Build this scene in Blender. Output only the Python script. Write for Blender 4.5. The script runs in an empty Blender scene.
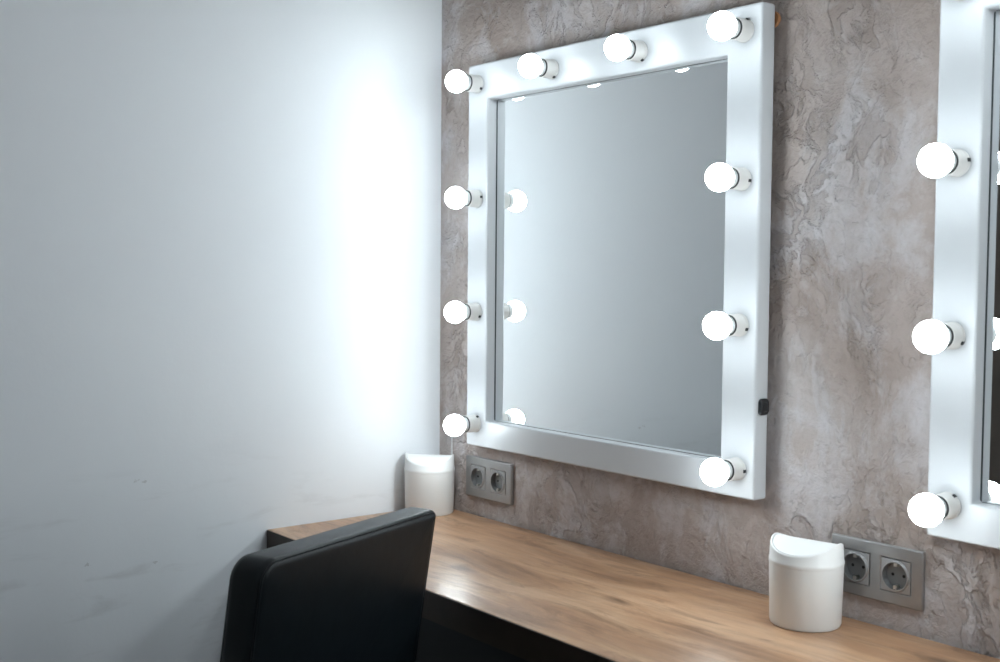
import bpy, bmesh, math
from mathutils import Matrix, Vector

# ------------------------------------------------------------------ camera, world, exposure
scene = bpy.context.scene
col = scene.collection
V = Vector
cam_data = bpy.data.cameras.new('camera')
cam_data.sensor_width = 36.0
cam_data.lens = 41.78
cam_data.clip_start = 0.02
cam_data.dof.use_dof = True
cam_data.dof.focus_distance = 2.15
cam_data.dof.aperture_fstop = 6.3
cam = bpy.data.objects.new('camera', cam_data)
col.objects.link(cam)
right = V((0.62458396, 0.78091788, 0.00788265))
up = V((-0.04352135, 0.02472727, 0.99874644))
fwd = V((-0.77974404, 0.62414407, -0.04943086))
M = Matrix.Identity(4)
for i in range(3):
    M[i][0], M[i][1], M[i][2] = right[i], up[i], -fwd[i]
M[0][3], M[1][3], M[2][3] = 2.1836, -1.5705, 1.2893
cam.matrix_world = M
scene.camera = cam

world = bpy.data.worlds.new('world')
scene.world = world
world.use_nodes = True
world.node_tree.nodes['Background'].inputs[0].default_value = (0.6, 0.72, 0.8, 1)
world.node_tree.nodes['Background'].inputs[1].default_value = 0.05

BULB_POWER = 62.0
FILL_POWER = 3.0
scene.view_settings.view_transform = 'Standard'
scene.view_settings.look = 'None'
scene.view_settings.gamma = 1.0
scene.view_settings.use_curve_mapping = False
scene.view_settings.exposure = 0.1


# ------------------------------------------------------------------ materials
def new_mat(name):
    m = bpy.data.materials.new(name)
    m.use_nodes = True
    nt = m.node_tree
    return m, nt, nt.nodes['Principled BSDF']


def plain(name, rgb, rough=0.5, metal=0.0, spec=0.5, noise=0.0, nscale=30.0, bump=0.0):
    m, nt, b = new_mat(name)
    b.inputs['Base Color'].default_value = (*rgb, 1)
    b.inputs['Roughness'].default_value = rough
    b.inputs['Metallic'].default_value = metal
    b.inputs['Specular IOR Level'].default_value = spec
    if noise or bump:
        tc = nt.nodes.new('ShaderNodeTexCoord')
        n = nt.nodes.new('ShaderNodeTexNoise')
        n.inputs['Scale'].default_value = nscale
        n.inputs['Detail'].default_value = 5
        nt.links.new(tc.outputs['Object'], n.inputs['Vector'])
        if noise:
            r = nt.nodes.new('ShaderNodeValToRGB')
            r.color_ramp.elements[0].position = 0.3
            r.color_ramp.elements[1].position = 0.7
            r.color_ramp.elements[0].color = (*[c * (1 - noise) for c in rgb], 1)
            r.color_ramp.elements[1].color = (*[min(1, c * (1 + noise)) for c in rgb], 1)
            nt.links.new(n.outputs['Fac'], r.inputs['Fac'])
            nt.links.new(r.outputs['Color'], b.inputs['Base Color'])
        if bump:
            bp = nt.nodes.new('ShaderNodeBump')
            bp.inputs['Strength'].default_value = 0.5
            bp.inputs['Distance'].default_value = bump
            nt.links.new(n.outputs['Fac'], bp.inputs['Height'])
            nt.links.new(bp.outputs['Normal'], b.inputs['Normal'])
    return m


class NT:
    """small helper to write node graphs"""
    def __init__(self, nt):
        self.nt = nt
        self.co = nt.nodes.new('ShaderNodeTexCoord').outputs['Object']

    def put(self, sock, v):
        if hasattr(v, 'is_linked'):
            self.nt.links.new(v, sock)
        else:
            sock.default_value = v

    def mapping(self, scale=(1, 1, 1), loc=(0, 0, 0), rot=(0, 0, 0), src=None):
        n = self.nt.nodes.new('ShaderNodeMapping')
        self.nt.links.new(src or self.co, n.inputs['Vector'])
        n.inputs['Scale'].default_value = scale
        n.inputs['Location'].default_value = loc
        n.inputs['Rotation'].default_value = rot
        return n.outputs['Vector']

    def noise(self, vec, scale, detail=4, rough=0.5, dist=0.0, out='Fac'):
        n = self.nt.nodes.new('ShaderNodeTexNoise')
        self.nt.links.new(vec, n.inputs['Vector'])
        n.inputs['Scale'].default_value = scale
        n.inputs['Detail'].default_value = detail
        n.inputs['Roughness'].default_value = rough
        n.inputs['Distortion'].default_value = dist
        return n.outputs[out]

    def voronoi(self, vec, scale, feature='DISTANCE_TO_EDGE'):
        n = self.nt.nodes.new('ShaderNodeTexVoronoi')
        n.feature = feature
        self.nt.links.new(vec, n.inputs['Vector'])
        n.inputs['Scale'].default_value = scale
        return n.outputs['Distance']

    def ramp(self, fac, stops):
        n = self.nt.nodes.new('ShaderNodeValToRGB')
        els = n.color_ramp.elements
        while len(els) < len(stops):
            els.new(0.5)
        for e, (p, c) in zip(els, stops):
            e.position = p
            e.color = (*c, 1) if hasattr(c, '__len__') else (c, c, c, 1)
        self.nt.links.new(fac, n.inputs['Fac'])
        return n.outputs['Color']

    def math(self, op, a, b=0.0, clamp=False):
        n = self.nt.nodes.new('ShaderNodeMath')
        n.operation = op
        n.use_clamp = clamp
        self.put(n.inputs[0], a)
        self.put(n.inputs[1], b)
        return n.outputs[0]

    def mix(self, fac, a, b, blend='MIX'):
        n = self.nt.nodes.new('ShaderNodeMix')
        n.data_type = 'RGBA'
        n.blend_type = blend
        self.put(n.inputs[0], fac)
        self.put(n.inputs[6], a if hasattr(a, 'is_linked') else (*a, 1))
        self.put(n.inputs[7], b if hasattr(b, 'is_linked') else (*b, 1))
        return n.outputs[2]

    def dist(self, vec, p):
        n = self.nt.nodes.new('ShaderNodeVectorMath')
        n.operation = 'DISTANCE'
        self.nt.links.new(vec, n.inputs[0])
        n.inputs[1].default_value = p
        return n.outputs['Value']

    def bump(self, h, dist, strength=1.0):
        n = self.nt.nodes.new('ShaderNodeBump')
        n.inputs['Strength'].default_value = strength
        n.inputs['Distance'].default_value = dist
        self.nt.links.new(h, n.inputs['Height'])
        return n.outputs['Normal']


def plaster_material():
    """troweled decorative plaster: overlapping raised skins with torn edges, pale scrapes"""
    m, nt, b = new_mat('troweled_plaster')
    t = NT(nt)
    warp = t.noise(t.co, 6.0, 3, 0.5, 0.0, 'Color')
    wa = nt.nodes.new('ShaderNodeVectorMath')
    wa.operation = 'MULTIPLY_ADD'
    nt.links.new(warp, wa.inputs[0])
    wa.inputs[1].default_value = (0.10, 0.0, 0.10)
    nt.links.new(t.co, wa.inputs[2])
    w = wa.outputs[0]
    big = t.noise(t.co, 2.6, 6, 0.6, 0.5)
    clus = t.ramp(t.noise(t.mapping((1, 1, 0.9), (5, 0, 9)), 3.6, 5, 0.6, 0.4), [(0.42, 0.0), (0.60, 1.0)])
    skin_n = t.noise(t.mapping((1.0, 1.0, 0.75), src=w), 8.5, 7, 0.60, 0.3)
    skin = t.ramp(skin_n, [(0.46, 0.0), (0.50, 0.85), (0.60, 1.0)])
    skin2_n = t.noise(t.mapping((1.1, 1, 0.8), (3.1, 0, 1.7), src=w), 19.0, 6, 0.62, 0.4)
    skin2 = t.ramp(skin2_n, [(0.47, 0.0), (0.515, 0.9), (0.65, 1.0)])
    fine = t.noise(t.co, 70, 6, 0.68, 0.3)
    mid = t.noise(t.mapping((1, 1, 1), (7, 0, 2), src=w), 26, 6, 0.62, 0.3)
    streak = t.noise(t.mapping((26, 1, 7), (0, 0, 0), (0, 0.35, 0), src=w), 1.0, 6, 0.62, 0.2)
    scr = t.math('MULTIPLY', t.ramp(streak, [(0.54, 0.0), (0.60, 1.0)]), t.ramp(big, [(0.46, 0.0), (0.60, 1.0)]))
    pale_n = t.noise(t.mapping((1.1, 1, 0.75), (11, 0, 5), src=w), 5.5, 9, 0.70, 0.3)
    pale = t.ramp(pale_n, [(0.49, 0.0), (0.56, 0.6), (0.66, 1.0)])
    base = t.ramp(big, [(0.32, (0.375, 0.300, 0.262)), (0.50, (0.490, 0.418, 0.388)), (0.68, (0.59, 0.540, 0.530))])
    c = t.mix(t.math('MULTIPLY', pale, 0.55), base, (0.74, 0.73, 0.775))
    c = t.mix(t.math('MULTIPLY', scr, 0.38), c, (0.70, 0.69, 0.72))
    low = t.math('MULTIPLY', t.ramp(skin2, [(0.0, 1.0), (1.0, 0.0)]), clus)
    c = t.mix(t.math('MULTIPLY', low, 0.42), c, (0.29, 0.225, 0.19))
    c = t.mix(t.math('MULTIPLY', t.ramp(fine, [(0.35, 1.0), (0.5, 0.0)]), 0.16), c, (0.28, 0.245, 0.225))
    crest = t.ramp(mid, [(0.56, 0.0), (0.70, 1.0)])
    c = t.mix(t.math('MULTIPLY', crest, 0.35), c, (0.66, 0.64, 0.65))
    nt.links.new(c, b.inputs['Base Color'])
    b.inputs['Roughness'].default_value = 0.7
    b.inputs['Specular IOR Level'].default_value = 0.3
    h = t.math('MULTIPLY', t.math('MULTIPLY', skin, t.math('ADD', clus, 0.15)), 0.30)
    h = t.math('ADD', h, t.math('MULTIPLY', t.math('MULTIPLY', skin2, t.math('ADD', clus, 0.10)), 0.30))
    h = t.math('ADD', h, t.math('MULTIPLY', mid, 0.52))
    h = t.math('ADD', h, t.math('MULTIPLY', fine, 0.22))
    h = t.math('ADD', h, t.math('MULTIPLY', scr, 0.10))
    nt.links.new(t.bump(h, 0.0150, 1.0), b.inputs['Normal'])
    return m


def painted_wall_material():
    """smooth painted wall with faint roller relief, scuffs low down and a few chips"""
    m, nt, b = new_mat('painted_wall')
    t = NT(nt)
    n = t.noise(t.co, 2.0, 5, 0.55)
    c = t.ramp(n, [(0.3, (0.80, 0.825, 0.86)), (0.7, (0.83, 0.855, 0.885))])
    scuff = t.ramp(t.noise(t.mapping((1, 2.2, 9.0), (0, 4, 0)), 2.3, 7, 0.62, 0.5), [(0.56, 0.0), (0.74, 1.0)])
    sep = nt.nodes.new('ShaderNodeSeparateXYZ')
    nt.links.new(t.co, sep.inputs[0])
    low = t.math('MULTIPLY', t.math('SUBTRACT', 0.98, sep.outputs[2]), 3.5, True)
    c = t.mix(t.math('MULTIPLY', t.math('MULTIPLY', scuff, low), 0.30), c, (0.40, 0.39, 0.39))
    wob = t.noise(t.co, 120, 3, 0.6, 0.0, 'Color')
    add = nt.nodes.new('ShaderNodeVectorMath')
    add.operation = 'MULTIPLY_ADD'
    nt.links.new(wob, add.inputs[0])
    add.inputs[1].default_value = (0.016, 0.016, 0.016)
    nt.links.new(t.co, add.inputs[2])
    flat = t.mapping((1, 1, 2.4), src=add.outputs[0])
    for (y, z, r) in ((-0.700, 0.888, 0.010), (-0.716, 0.891, 0.009), (-0.812, 0.739, 0.0095), (-0.679, 0.724, 0.010), (-0.640, 0.660, 0.008)):
        d = t.dist(flat, (0.0, y, z * 2.4))
        k = t.math('MULTIPLY', t.math('LESS_THAN', d, r), 0.30)
        c = t.mix(k, c, (0.30, 0.28, 0.27))
    nt.links.new(c, b.inputs['Base Color'])
    b.inputs['Roughness'].default_value = 0.6
    b.inputs['Specular IOR Level'].default_value = 0.25
    h = t.math('ADD', t.noise(t.co, 5, 4, 0.5), t.math('MULTIPLY', t.noise(t.co, 160, 3), 0.06))
    nt.links.new(t.bump(h, 0.004, 0.6), b.inputs['Normal'])
    return m


def wood_material():
    m, nt, b = new_mat('oak_board')
    t = NT(nt)
    warp = t.noise(t.mapping((1.2, 4.0, 1)), 1.6, 3, 0.5, 0.0, 'Color')
    add = nt.nodes.new('ShaderNodeVectorMath')
    add.operation = 'MULTIPLY_ADD'
    nt.links.new(warp, add.inputs[0])
    add.inputs[1].default_value = (0.25, 0.10, 0.10)
    nt.links.new(t.co, add.inputs[2])
    w = add.outputs[0]
    broad = t.noise(t.mapping((2.4, 10, 10), src=w), 1.0, 8, 0.64, 0.6)
    grain = t.noise(t.mapping((5, 75, 75), src=w), 1.0, 6, 0.6, 0.2)
    blot = t.noise(t.mapping((7, 24, 24), (3, 1, 0), src=w), 1.0, 7, 0.68, 0.7)
    c = t.ramp(broad, [(0.28, (0.24, 0.130, 0.072)), (0.48, (0.43, 0.248, 0.143)), (0.70, (0.59, 0.390, 0.248))])
    c = t.mix(t.math('MULTIPLY', t.ramp(grain, [(0.30, 1.0), (0.55, 0.0)]), 0.35), c, (0.15, 0.072, 0.038))
    c = t.mix(t.math('MULTIPLY', t.ramp(blot, [(0.34, 1.0), (0.47, 0.0)]), 0.50), c, (0.115, 0.055, 0.03))
    knot = t.voronoi(t.mapping((2.6, 7.5, 1), (0.3, 0.2, 0), src=w), 1.0, 'F1')
    c = t.mix(t.math('MULTIPLY', t.ramp(knot, [(0.03, 1.0), (0.12, 0.0)]), 0.7), c, (0.085, 0.04, 0.022))
    nt.links.new(c, b.inputs['Base Color'])
    r = t.math('ADD', 0.24, t.math('MULTIPLY', grain, 0.16))
    nt.links.new(r, b.inputs['Roughness'])
    b.inputs['Specular IOR Level'].default_value = 0.5
    nt.links.new(t.bump(t.math('ADD', grain, t.math('MULTIPLY', broad, 0.8)), 0.0012, 0.7), b.inputs['Normal'])
    return m


def floor_material():
    m, nt, b = new_mat('dark_laminate')
    t = NT(nt)
    g = t.noise(t.mapping((3, 40, 1)), 1.0, 5, 0.6, 0.3)
    c = t.ramp(g, [(0.3, (0.035, 0.028, 0.024)), (0.7, (0.085, 0.068, 0.058))])
    nt.links.new(c, b.inputs['Base Color'])
    b.inputs['Roughness'].default_value = 0.5
    return m


def glow(name, rgb, power):
    m = bpy.data.materials.new(name)
    m.use_nodes = True
    nt = m.node_tree
    nt.nodes.clear()
    out = nt.nodes.new('ShaderNodeOutputMaterial')
    e = nt.nodes.new('ShaderNodeEmission')
    e.inputs['Color'].default_value = (*rgb, 1)
    e.inputs['Strength'].default_value = power
    nt.links.new(e.outputs[0], out.inputs['Surface'])
    if name == 'glowing_bulb':
        # an LED globe: the half round the base gives off less light than the dome
        t = NT(nt)
        sep = nt.nodes.new('ShaderNodeSeparateXYZ')
        nt.links.new(t.co, sep.inputs[0])
        f = t.math('DIVIDE', t.math('SUBTRACT', t.math('MULTIPLY', sep.outputs[1], -1.0), 0.0336), 0.0468, True)
        k = t.ramp(f, [(0.15, 0.14), (0.72, 1.0)])
        nt.links.new(t.math('MULTIPLY', k, power), e.inputs['Strength'])
    return m


MAT = {
    'plaster': plaster_material(),
    'wall': painted_wall_material(),
    'wood': wood_material(),
    'floor': floor_material(),
    'bulb': glow('glowing_bulb', (0.865, 0.965, 1.0), BULB_POWER),
    'panel': glow('fill_lamp_diffuser', (1.0, 0.97, 0.95), FILL_POWER),
    'ceiling': plain('ceiling_paint', (0.80, 0.80, 0.80), 0.8, noise=0.03, nscale=3),
    'frame': plain('white_lacquer', (0.60, 0.62, 0.645), 0.38, noise=0.015, nscale=8),
    'mirror': plain('mirror_silver', (0.92, 0.945, 0.95), 0.0, 1.0),
    'glass_edge': plain('mirror_edge', (0.03, 0.045, 0.05), 0.4),
    'ceramic': plain('white_ceramic', (0.70, 0.69, 0.67), 0.35),
    'collar': plain('bulb_plastic', (0.78, 0.80, 0.80), 0.4),
    'gap_dark': plain('socket_gap_dark', (0.012, 0.014, 0.016), 0.5),
    'black': plain('black_plastic', (0.008, 0.009, 0.011), 0.3),
    'bracket': plain('raw_wood_batten', (0.42, 0.20, 0.09), 0.6, noise=0.2, nscale=40),
    'bin': plain('white_bin_plastic', (0.84, 0.845, 0.84), 0.33, noise=0.01, nscale=20),
    'plate': plain('silver_grey_plastic', (0.36, 0.355, 0.355), 0.34, 0.7, noise=0.03, nscale=60),
    'insert': plain('pale_grey_plastic', (0.40, 0.40, 0.405), 0.32, 0.6),
    'well': plain('shaded_well_plastic', (0.20, 0.205, 0.21), 0.35, 0.4),  # darker than the insert: shade of the recess put into the colour
    'pin': plain('socket_hole', (0.004, 0.004, 0.005), 0.6),
    'clip': plain('earth_clip_metal', (0.6, 0.58, 0.54), 0.3, 1.0),
    'leather': plain('black_leather', (0.0055, 0.0085, 0.011), 0.42, spec=0.32, noise=0.12, nscale=25, bump=0.0015),
    'steel': plain('black_steel', (0.012, 0.013, 0.015), 0.45, 0.3),
    'cord': plain('white_cord', (0.78, 0.80, 0.80), 0.5),
    'door': plain('brown_door_wood', (0.16, 0.125, 0.10), 0.5, noise=0.15, nscale=6),
    'edge': plain('dark_brown_edge', (0.035, 0.024, 0.017), 0.55, noise=0.3, nscale=18),
    'skirting': plain('white_skirting', (0.62, 0.63, 0.63), 0.5),
}


# ------------------------------------------------------------------ geometry helpers
def link(name, bm, mat, parent=None, smooth=None):
    bmesh.ops.recalc_face_normals(bm, faces=bm.faces)
    me = bpy.data.meshes.new(name)
    bm.to_mesh(me)
    bm.free()
    me.materials.append(MAT[mat])
    if smooth is not None:
        me.polygons.foreach_set('use_smooth', [True] * len(me.polygons))
        me.set_sharp_from_angle(angle=math.radians(smooth))
    o = bpy.data.objects.new(name, me)
    col.objects.link(o)
    o.parent = parent
    return o


def thing(name, label, cat, loc=(0, 0, 0), rz=0.0, group=None):
    o = bpy.data.objects.new(name, None)
    o.empty_display_size = 0.05
    col.objects.link(o)
    o.location = loc
    o.rotation_euler = (0, 0, rz)
    tag(o, label, cat, group)
    return o


def tag(o, label, cat=None, group=None, kind=None):
    o['label'] = label
    if cat:
        o['category'] = cat
    if group:
        o['group'] = group
    if kind:
        o['kind'] = kind
    return o


def bevel(o, w, seg=3, angle=40):
    m = o.modifiers.new('bevel', 'BEVEL')
    m.width = w
    m.segments = seg
    m.limit_method = 'ANGLE'
    m.angle_limit = math.radians(angle)
    m.harden_normals = False
    o.data.polygons.foreach_set('use_smooth', [True] * len(o.data.polygons))
    o.data.set_sharp_from_angle(angle=math.radians(35))
    return o


def copy_tree(o, parent=None):
    c = o.copy()
    col.objects.link(c)
    c.parent = parent
    for ch in list(o.children):
        copy_tree(ch, c)
    return c


def box_bm(x0, x1, y0, y1, z0, z1, bm=None):
    bm = bm or bmesh.new()
    v = [bm.verts.new(p) for p in ((x0, y0, z0), (x1, y0, z0), (x1, y1, z0), (x0, y1, z0),
                                   (x0, y0, z1), (x1, y0, z1), (x1, y1, z1), (x0, y1, z1))]
    for f in ((0, 3, 2, 1), (4, 5, 6, 7), (0, 1, 5, 4), (1, 2, 6, 5), (2, 3, 7, 6), (3, 0, 4, 7)):
        bm.faces.new([v[i] for i in f])
    return bm


def lathe_bm(profile, seg=32, axis='Z', bm=None, origin=(0, 0, 0), cap=True):
    """profile: list of (radius, height); axis Z (up) or Y (height runs towards -Y)"""
    bm = bm or bmesh.new()
    ox, oy, oz = origin
    rings = []
    for r, h in profile:
        ring = []
        n = 1 if r < 1e-6 else seg
        for k in range(n):
            a = 2 * math.pi * k / seg
            if axis == 'Z':
                p = (ox + r * math.cos(a), oy + r * math.sin(a), oz + h)
            else:
                p = (ox + r * math.cos(a), oy - h, oz + r * math.sin(a))
            ring.append(bm.verts.new(p))
        rings.append(ring)
    for a, b in zip(rings, rings[1:]):
        for k in range(seg):
            k2 = (k + 1) % seg
            if len(a) == 1 and len(b) == 1:
                continue
            if len(a) == 1:
                bm.faces.new((a[0], b[k], b[k2]))
            elif len(b) == 1:
                bm.faces.new((a[k], a[k2], b[0]))
            else:
                bm.faces.new((a[k], a[k2], b[k2], b[k]))
    if cap:
        for ring in (rings[0], rings[-1]):
            if len(ring) > 2:
                bm.faces.new(ring)
    return bm


def tube_bm(points, r, seg=8, bm=None, closed=False):
    bm = bm or bmesh.new()
    pts = [V(p) for p in points]
    n = len(pts)
    rings = []
    ref = None
    for i, p in enumerate(pts):
        if closed:
            d = pts[(i + 1) % n] - pts[i - 1]
        else:
            d = pts[min(i + 1, n - 1)] - pts[max(i - 1, 0)]
        d.normalize()
        if ref is None:
            ref = V((0, 0, 1)) if abs(d.z) < 0.9 else V((1, 0, 0))
        u = ref - d * ref.dot(d)
        u.normalize()
        ref = u
        w = d.cross(u)
        rings.append([bm.verts.new(p + (u * math.cos(2 * math.pi * k / seg) + w * math.sin(2 * math.pi * k / seg)) * r)
                      for k in range(seg)])
    m = n if closed else n - 1
    for i in range(m):
        a, b = rings[i], rings[(i + 1) % n]
        for k in range(seg):
            k2 = (k + 1) % seg
            bm.faces.new((a[k], a[k2], b[k2], b[k]))
    if not closed:
        bm.faces.new(rings[0])
        bm.faces.new(rings[-1])
    return bm


def slab_bm(outline, t, fil, bulge, bm=None):
    """cushion: closed outline in (u, v), thickness t along n; rounded rims and bulging faces; coordinates (u, n, v)"""
    bm = bm or bmesh.new()
    n = len(outline)
    cu = sum(p[0] for p in outline) / n
    cv = sum(p[1] for p in outline) / n
    nor = []
    for k in range(n):
        a, b = outline[k - 1], outline[(k + 1) % n]
        d = V((b[0] - a[0], b[1] - a[1]))
        d.normalize()
        nor.append(V((d.y, -d.x)))
    rows = []
    for side in (-1, 1):
        part = []
        for s in (0.0, 0.3, 0.6, 0.85):
            part.append([(cu + (p[0] - nor[k].x * fil - cu) * s, side * (t / 2 + bulge * (1 - s * s)), cv + (p[1] - nor[k].y * fil - cv) * s)
                         for k, p in enumerate(outline)])
        for q in range(7):
            a = math.pi / 2 * q / 6
            ins = fil * (1 - math.sin(a))
            part.append([(p[0] - nor[k].x * ins, side * (t / 2 - fil + fil * math.cos(a)), p[1] - nor[k].y * ins) for k, p in enumerate(outline)])
        rows += part if side == -1 else part[::-1]
    rings = [[bm.verts.new(r[0])] if q in (0, len(rows) - 1) else [bm.verts.new(c) for c in r] for q, r in enumerate(rows)]
    for A, B in zip(rings, rings[1:]):
        for k in range(n):
            k2 = (k + 1) % n
            if len(A) == 1:
                bm.faces.new((A[0], B[k], B[k2]))
            elif len(B) == 1:
                bm.faces.new((A[k], A[k2], B[0]))
            else:
                bm.faces.new((A[k], A[k2], B[k2], B[k]))
    return bm


def round_rect(u0, u1, v0, v1, radii, seg=8, sub=6):
    """counter-clockwise; radii for lower-left, lower-right, upper-right, upper-left"""
    pts = []
    cs = ((u0, v0, 180), (u1, v0, 270), (u1, v1, 0), (u0, v1, 90))
    for (u, v, a0), r in zip(cs, radii):
        cu = u + r if u == u0 else u - r
        cv = v + r if v == v0 else v - r
        for k in range(seg + 1):
            a = math.radians(a0 + 90 * k / seg)
            pts.append((cu + r * math.cos(a), cv + r * math.sin(a)))
    out = []
    for k, p in enumerate(pts):
        q = pts[(k + 1) % len(pts)]
        out.append(p)
        if math.hypot(q[0] - p[0], q[1] - p[1]) > 0.1:
            for j in range(1, sub):
                out.append((p[0] + (q[0] - p[0]) * j / sub, p[1] + (q[1] - p[1]) * j / sub))
    return out


# ------------------------------------------------------------------ the room
RX, RY, RZ = 3.7, -3.05, 2.65
tag(link('floor', box_bm(-0.12, RX + 0.12, RY - 0.12, 0.12, -0.1, 0.0), 'floor'), 'dark laminate floor under the wooden table', None, None, 'structure')
tag(link('ceiling', box_bm(-0.12, RX + 0.12, RY - 0.12, 0.12, RZ, RZ + 0.1), 'ceiling'), 'plain pale ceiling above the room', None, None, 'structure')
tag(link('wall_left', box_bm(-0.12, 0.0, RY - 0.12, 0.12, 0.0, RZ), 'wall'), 'smooth white painted wall beside the table end', None, None, 'structure')
tag(link('wall_back', box_bm(0.0, RX, 0.0, 0.12, 0.0, RZ), 'plaster'), 'brown grey troweled plaster wall behind the mirrors', None, None, 'structure')
tag(link('wall_front', box_bm(0.0, RX, RY - 0.12, RY, 0.0, RZ), 'wall'), 'white painted wall facing the mirrors', None, None, 'structure')
tag(link('wall_right', box_bm(RX, RX + 0.12, RY - 0.12, 0.12, 0.0, RZ), 'wall'), 'pale painted wall at the other end of the room', None, None, 'structure')

# brown door in the white wall, at the far end of the room
door = link('door_1', box_bm(0.0005, 0.022, RY + 0.12, RY + 0.98, 0.004, 2.05), 'door')
tag(door, 'brown wooden door in the white wall', None, None, 'structure')
bm = box_bm(0.0005, 0.035, RY + 0.04, RY + 0.115, 0.0, 2.13)
box_bm(0.0005, 0.035, RY + 0.985, RY + 1.06, 0.0, 2.13, bm)
box_bm(0.0005, 0.035, RY + 0.115, RY + 0.985, 2.055, 2.13, bm)
link('door_frame', bm, 'door', door)
link('door_handle', tube_bm([(0.02, RY + 0.90, 1.0), (0.07, RY + 0.90, 1.0), (0.075, RY + 0.89, 1.0), (0.075, RY + 0.78, 1.0)], 0.009, 10), 'clip', door, 60)

# round fill lamp, added out of view to lift the room light
lamp = thing('fill_lamp', 'added round fill lamp under the ceiling, out of view', 'fill lamp', (1.95, -1.45, RZ))
link('housing', lathe_bm([(0.0, -0.001), (0.25, -0.001), (0.25, -0.05), (0.235, -0.05), (0.235, -0.035)], 48, cap=False), 'ceiling', lamp, 30)
link('diffuser', lathe_bm([(0.235, -0.045), (0.22, -0.056), (0.12, -0.062), (0.0, -0.063)], 48, cap=False), 'panel', lamp, 60)

# ------------------------------------------------------------------ table
TOP, DEPTH, LEN = 0.75, 0.4454, 3.30
table = thing('makeup_table', 'long wooden table top with warm brown grain along the plaster wall', 'table', (0, 0, 0))
bevel(link('tabletop', box_bm(0.0015, LEN, -DEPTH + 0.002, -0.0040, TOP - 0.05, TOP), 'wood', table), 0.0012, 2)
tag(link('front_edge_strip', box_bm(0.0015, LEN, -DEPTH, -DEPTH + 0.002, TOP - 0.05, TOP - 0.0012), 'edge', table), 'dark brown front edge')  # thin front strip coloured much darker than the wood top
for x in (0.10, 1.70, LEN - 0.1):
    bm = box_bm(x - 0.02, x + 0.02, -0.40, -0.36, 0.0, TOP - 0.05)
    box_bm(x - 0.02, x + 0.02, -0.06, -0.02, 0.0, TOP - 0.05, bm)
    box_bm(x - 0.02, x + 0.02, -0.36, -0.06, 0.0, 0.04, bm)
    link('leg_frame', bm, 'steel', table)
link('added_dark_panel', box_bm(0.03, LEN - 0.03, -0.345, -0.325, 0.06, TOP - 0.0505), 'steel', table)  # black sheet added so the space under the table stays dark

# ------------------------------------------------------------------ mirrors with bulbs
FW, FH = 0.7924, 0.8191                  # outer size of the frame
YF, YB = -0.0487, -0.0150                # front and back of the frame
IX0, IX1 = 0.0685, 0.7185                # opening, measured from the frame's lower corner
IZ0, IZ1 = 0.0565, 0.7420
YG = -0.0235                             # mirror surface


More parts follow.
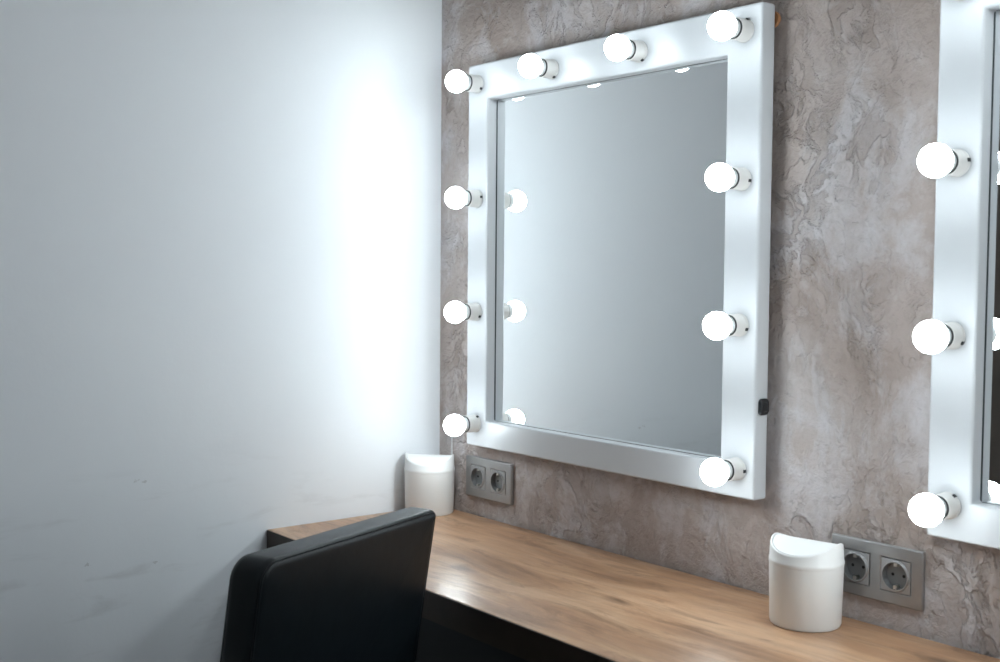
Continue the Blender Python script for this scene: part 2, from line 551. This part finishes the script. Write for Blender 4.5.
def build_mirror():
    root = thing('vanity_mirror', '', 'mirror', (0.1661, 0, 0.9157))
    # frame: one ring with an opening
    bm = bmesh.new()
    o = [bm.verts.new((x, YF, z)) for x, z in ((0, 0), (FW, 0), (FW, FH), (0, FH))]
    i = [bm.verts.new((x, YF, z)) for x, z in ((IX0, IZ0), (IX1, IZ0), (IX1, IZ1), (IX0, IZ1))]
    fs = [bm.faces.new((o[k], o[(k + 1) % 4], i[(k + 1) % 4], i[k])) for k in range(4)]
    ex = bmesh.ops.extrude_face_region(bm, geom=fs)
    bmesh.ops.translate(bm, verts=[g for g in ex['geom'] if isinstance(g, bmesh.types.BMVert)], vec=(0, YB - YF, 0))
    bevel(link('frame', bm, 'frame', root), 0.0045, 4)
    link('mirror_glass', box_bm(IX0 + 0.001, IX1 - 0.001, YG, YB + 0.0005, IZ0 + 0.001, IZ1 - 0.001), 'mirror', root)
    # dark ground edge of the glass, seen as a thin line inside the opening
    e = 0.0014
    bm = box_bm(IX0, IX0 + e, YG - 0.0012, YG + 0.001, IZ0, IZ1)
    box_bm(IX1 - e, IX1, YG - 0.0012, YG + 0.001, IZ0, IZ1, bm)
    box_bm(IX0, IX1, YG - 0.0007, YG + 0.001, IZ1 - e * 0.4, IZ1, bm)
    box_bm(IX0, IX1, YG - 0.0007, YG + 0.001, IZ0, IZ0 + e * 0.4, bm)
    link('glass_edge', bm, 'glass_edge', root)
    # battens that hold the frame off the wall
    for z in (FH - 0.055, 0.06):
        link('wall_batten', box_bm(0.05, FW - 0.05, YB, -0.0005, z - 0.018, z + 0.018), 'bracket', root)
    link('hanging_bracket', lathe_bm([(0.0, 0.006), (0.013, 0.006), (0.0135, 0.009), (0.013, 0.012), (0.0, 0.012)], 20, 'Y', None, (FW - 0.0100, 0, FH - 0.023)), 'bracket', root, 40)
    # rocker switch on the side of the frame
    def pad(u0, u1, v0, v1, r, t, x):
        bm = slab_bm(round_rect(u0, u1, v0, v1, (r,) * 4, 6), t, t * 0.45, 0.0004)
        for v in bm.verts:
            v.co = V((x + v.co.y, v.co.x, v.co.z))
        return bm
    sw = link('switch', pad(-0.0420, -0.0185, 0.1420, 0.1700, 0.0075, 0.008, FW + 0.002), 'black', root, 60)
    link('rocker', pad(-0.0365, -0.0240, 0.1480, 0.1640, 0.0045, 0.005, FW + 0.0055), 'black', sw, 60)
    # sockets and bulbs
    cx0, cx1 = 0.0345, 0.7565
    cz = [0.0495, 0.2910, 0.5330, 0.7765]
    spots = [(cx0, z) for z in cz] + [(cx1, z) for z in cz] + [(cx0 + (cx1 - cx0) * k / 3, cz[3]) for k in (1, 2)]
    first = None
    for n, (x, z) in enumerate(spots):
        if first is None:
            s = link('lamp_socket', lathe_bm([(0.0190, 0.0), (0.0195, 0.001), (0.0195, 0.0035), (0.0182, 0.005), (0.0184, 0.026), (0.0179, 0.0275),
                                              (0.0166, 0.0275), (0.0160, 0.022), (0.0, 0.022)], 32, 'Y', cap=False), 'ceramic', root, 35)
            link('screw_slot', box_bm(-0.0025, 0.0025, -0.006, -0.0012, 0.0180, 0.0202), 'gap_dark', s)
            link('gap_shade_ring', lathe_bm([(0.0152, 0.0262), (0.0172, 0.0272), (0.0174, 0.0290), (0.0164, 0.0300), (0.0150, 0.0295)], 32, 'Y', cap=False), 'gap_dark', s, 60)  # dark ring painted in for the shadow gap at the socket mouth
            R, C = 0.0234, 0.0570
            a0 = math.asin(0.0150 / R)
            prof = [(R * math.sin(a0 + (math.pi - a0) * k / 18), C - R * math.cos(a0 + (math.pi - a0) * k / 18)) for k in range(18)] + [(0.0, C + R)]
            b = link('light_bulb', lathe_bm(prof, 32, 'Y', cap=False), 'bulb', root, 80)
            link('collar', lathe_bm([(0.0150, 0.0235), (0.0152, 0.034), (0.0158, 0.0362), (0.0163, 0.0385)], 32, 'Y', cap=False), 'collar', b, 40)
            first = (s, b)
        else:
            s, b = copy_tree(first[0], root), copy_tree(first[1], root)
        s.location = b.location = (x, YF, z)
        s.rotation_euler = (0, math.radians((35, 120, 80, 125, 95, 110, 100, 25, 150, 150)[n]), 0)
    return root


mirror_a = build_mirror()
mirror_a.name = 'vanity_mirror'
tag(mirror_a, 'square white framed mirror with ten lit bulbs, hung next to the white wall', 'mirror', 'lit mirrors along the plaster wall')
mirror_b = copy_tree(mirror_a)
mirror_b.location = (1.2714, 0, 0.9157)
tag(mirror_b, 'white framed bulb mirror whose corner hangs above the socket beside a lidded bin', 'mirror', 'lit mirrors along the plaster wall')


fill_mirror = copy_tree(mirror_a)  # third mirror, out of view, added for the light of its bulbs
fill_mirror.location = (2.3767, 0, 0.9157)
tag(fill_mirror, 'unseen white framed bulb mirror added at the far end of the table for fill light', 'mirror', 'lit mirrors along the plaster wall')


# ------------------------------------------------------------------ wall sockets
def build_socket():
    root = thing('wall_socket', '', 'socket', (0, 0, 0))
    w, h, s, c = 0.0803, 0.0450, 0.0255, 0.0355
    bm = bmesh.new()
    xs = [-w, -c - s, -c + s, c - s, c + s, w]
    zs = [-h, -s, s, h]
    g = [[bm.verts.new((x, -0.0095, z)) for z in zs] for x in xs]
    fs = []
    for a in range(5):
        for b in range(3):
            if b == 1 and a in (1, 3):
                continue
            fs.append(bm.faces.new((g[a][b], g[a + 1][b], g[a + 1][b + 1], g[a][b + 1])))
    ex = bmesh.ops.extrude_face_region(bm, geom=fs)
    bmesh.ops.translate(bm, verts=[q for q in ex['geom'] if isinstance(q, bmesh.types.BMVert)], vec=(0, 0.0090, 0))
    bevel(link('cover_plate', bm, 'plate', root), 0.0022, 3)
    first = None
    for x in (-c, c):
        if first is None:
            # square insert with a round lip
            bm = bmesh.new()
            n, q = 32, s - 0.0008
            sq, r1, r2, r3 = [], [], [], []
            sqb = []
            for k in range(n):
                a = 2 * math.pi * k / n
                ca, sa = math.cos(a), math.sin(a)
                m = q / max(abs(ca), abs(sa))
                sqb.append(bm.verts.new((ca * m, -0.001, sa * m)))
                sq.append(bm.verts.new((ca * m, -0.0096, sa * m)))
                r1.append(bm.verts.new((ca * 0.0238, -0.0098, sa * 0.0238)))
                r2.append(bm.verts.new((ca * 0.0224, -0.0128, sa * 0.0224)))
                r3.append(bm.verts.new((ca * 0.0208, -0.0128, sa * 0.0208)))
            for A, B in ((sqb, sq), (sq, r1), (r1, r2), (r2, r3)):
                for k in range(n):
                    bm.faces.new((A[k], A[(k + 1) % n], B[(k + 1) % n], B[k]))
            ins = link('socket_insert', bm, 'insert', root, 30)
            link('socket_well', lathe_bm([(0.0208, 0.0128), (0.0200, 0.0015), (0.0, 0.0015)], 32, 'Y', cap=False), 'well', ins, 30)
            for px in (-0.0095, 0.0095):
                link('pin_hole', lathe_bm([(0.0025, 0.0012), (0.0025, 0.0020), (0.0, 0.0020)], 16, 'Y', None, (px, 0, 0), cap=False), 'pin', ins)
            for sg in (-1, 1):
                z0, z1 = sorted((sg * 0.0148, sg * 0.0204))
                link('earth_clip', box_bm(-0.0030, 0.0030, -0.0108, -0.0015, z0, z1), 'clip', ins)
            first = ins
        else:
            ins = copy_tree(first, root)
        ins.location = (x, 0, 0)
    return root


sock_a = build_socket()
sock_a.location = (0.1945, 0, 0.8372)
tag(sock_a, 'silver grey double wall socket under the mirror next to the white wall', 'socket', 'double sockets above the table')
sock_b = copy_tree(sock_a)
sock_b.location = (1.1645, 0, 0.8348)
tag(sock_b, 'silver grey double wall socket partly hidden by a lidded white bin', 'socket', 'double sockets above the table')


# ------------------------------------------------------------------ small table bins
def build_bin():
    root = thing('table_bin', '', 'bin', (0, 0, 0))
    H = 0.098
    link('body', lathe_bm([(0.0, 0.0015), (0.0500, 0.0015), (0.0515, 0.0), (0.0532, 0.0012), (0.0545, 0.005), (0.0566, H - 0.002), (0.0566, H),
                           (0.0545, H), (0.0530, 0.006), (0.0, 0.006)], 64, cap=False), 'bin', root, 35)
    # lid collar whose upper rim follows a shallow roof shape
    bm = bmesh.new()
    n = 96
    zr, slope, e = 0.1315, 0.36, 0.010

    def roof(v, extra=0.0):
        return zr + extra - slope * (math.sqrt(v * v + e * e) - e)
    rows = [(0.0555, H - 0.0035), (0.0570, H - 0.0025), (0.0573, H + 0.0005), (0.0570, H + 0.0040), (0.0563, H + 0.0052)]
    rings = [[bm.verts.new((r * math.cos(2 * math.pi * k / n), r * math.sin(2 * math.pi * k / n), z)) for k in range(n)] for r, z in rows]
    for r, dz in ((0.0553, -0.0025), (0.0546, -0.0004), (0.0535, 0.0), (0.0522, -0.0008), (0.0516, -0.004)):
        ring = []
        for k in range(n):
            a = 2 * math.pi * k / n
            ring.append(bm.verts.new((r * math.cos(a), r * math.sin(a), roof(r * math.sin(a), dz + 0.0016 * math.cos(a) ** 6))))
        rings.append(ring)
    for A, B in zip(rings, rings[1:]):
        for k in range(n):
            bm.faces.new((A[k], A[(k + 1) % n], B[(k + 1) % n], B[k]))
    link('lid', bm, 'bin', root, 40)
    # swing flap
    bm = bmesh.new()
    rad = [0.0, 0.012, 0.024, 0.036, 0.046, 0.0508, 0.0514]
    prev = None
    for q, r in enumerate(rad):
        if r == 0:
            ring = [bm.verts.new((0, 0, roof(0, -0.0008)))]
        else:
            ring = []
            for k in range(n):
                a = 2 * math.pi * k / n
                ring.append(bm.verts.new((r * math.cos(a), r * math.sin(a), roof(r * math.sin(a), -0.0008 - (0.002 if q == len(rad) - 1 else 0)))))
        if prev is not None:
            for k in range(n):
                k2 = (k + 1) % n
                if len(prev) == 1:
                    bm.faces.new((prev[0], ring[k], ring[k2]))
                else:
                    bm.faces.new((prev[k], prev[k2], ring[k2], ring[k]))
        prev = ring
    link('flap', bm, 'bin', root, 50)
    return root


bin_a = build_bin()
bin_a.location = (1.0902, -0.0820, TOP)
bin_a.rotation_euler = (0, 0, math.radians(10))
tag(bin_a, 'small white plastic bin with lid in front of the socket plate', 'bin', 'small white table bins')
bin_b = copy_tree(bin_a)
bin_b.location = (0.0578, -0.0690, TOP)
bin_b.rotation_euler = (0, 0, math.radians(44))
tag(bin_b, 'small white plastic bin with lid in the corner against the white wall', 'bin', 'small white table bins')

# ------------------------------------------------------------------ cord on the wall
cord_pts = [(0.172, -0.008, 0.972), (0.13, -0.0045, 0.970), (0.085, -0.0045, 0.966), (0.063, -0.0045, 0.955), (0.0545, -0.0045, 0.935),
            (0.0540, -0.0045, 0.90), (0.0543, -0.0045, 0.86), (0.0546, -0.0045, 0.80), (0.0546, -0.0045, TOP + 0.004)]
tag(link('power_cord', tube_bm(cord_pts, 0.0014, 8), 'cord', None, 60), 'thin white cord running down the plaster wall behind the corner bin', 'cord')


# ------------------------------------------------------------------ chair
# local axes of the chair: +X along the backrest, +Y out of its rear side, Z up
CH_ANG = math.radians(110.57)
ZB = 0.907
Lp, Rp = V((0.8122, -0.8645)), V((0.6729, -0.4934))
mid = (Lp + Rp) / 2 + V((math.cos(CH_ANG), math.sin(CH_ANG))) * 0.005
W = V((math.cos(CH_ANG), math.sin(CH_ANG)))
N = V((math.sin(CH_ANG), -math.cos(CH_ANG)))
HALF = 0.207
LEAN = 0.16
BT = 0.062
# +Y of the empty must be N: rotate so that local X = -W, local Y = N  (right-handed, Z up)
rz = math.atan2(-W.y, -W.x)
org = mid - N * (LEAN * (ZB - 0.45) + BT / 2)
chair = thing('chair', 'black leather chair with a padded backrest, drawn up to the wooden table', 'chair', (org.x, org.y, 0), rz)


def lean(bm, z0=0.45):
    for v in bm.verts:
        v.co.y += (v.co.z - z0) * LEAN
    return bm


outline = round_rect(-HALF, HALF, 0.40, ZB, (0.03, 0.03, 0.030, 0.010))
back = link('backrest', lean(slab_bm(outline, BT, 0.014, 0.006)), 'leather', chair, 60)
inset = round_rect(-HALF + 0.0041, HALF - 0.0041, 0.4041, ZB - 0.0041, (0.03, 0.03, 0.028, 0.009))
for sgn in (1, -1):
    link('piping', lean(tube_bm([(u, sgn * (BT / 2 - 0.0041), v) for u, v in inset], 0.0016, 6, closed=True)), 'leather', back, 60)
seat_o = round_rect(-0.215, 0.215, -0.45, 0.02, (0.05, 0.05, 0.03, 0.03))
bm = slab_bm(seat_o, 0.09, 0.03, 0.012)
for v in bm.verts:
    v.co = V((v.co.x, v.co.z, v.co.y + 0.425))
link('seat', bm, 'leather', chair, 60)
for x, y in ((-0.18, -0.41), (0.18, -0.41), (-0.18, -0.02), (0.18, -0.02)):
    bm = bmesh.new()
    dx, dy = 0.02 * (1 if x > 0 else -1), (0.03 if y > -0.2 else -0.015)
    top = [bm.verts.new((x + a * 0.02, y + b * 0.02, 0.385)) for a, b in ((-1, -1), (1, -1), (1, 1), (-1, 1))]
    bot = [bm.verts.new((x + dx + a * 0.013, y + dy + b * 0.013, 0.0)) for a, b in ((-1, -1), (1, -1), (1, 1), (-1, 1))]
    bm.faces.new(top)
    bm.faces.new(bot[::-1])
    for k in range(4):
        bm.faces.new((top[k], bot[k], bot[(k + 1) % 4], top[(k + 1) % 4]))
    link('leg', bm, 'steel', chair)
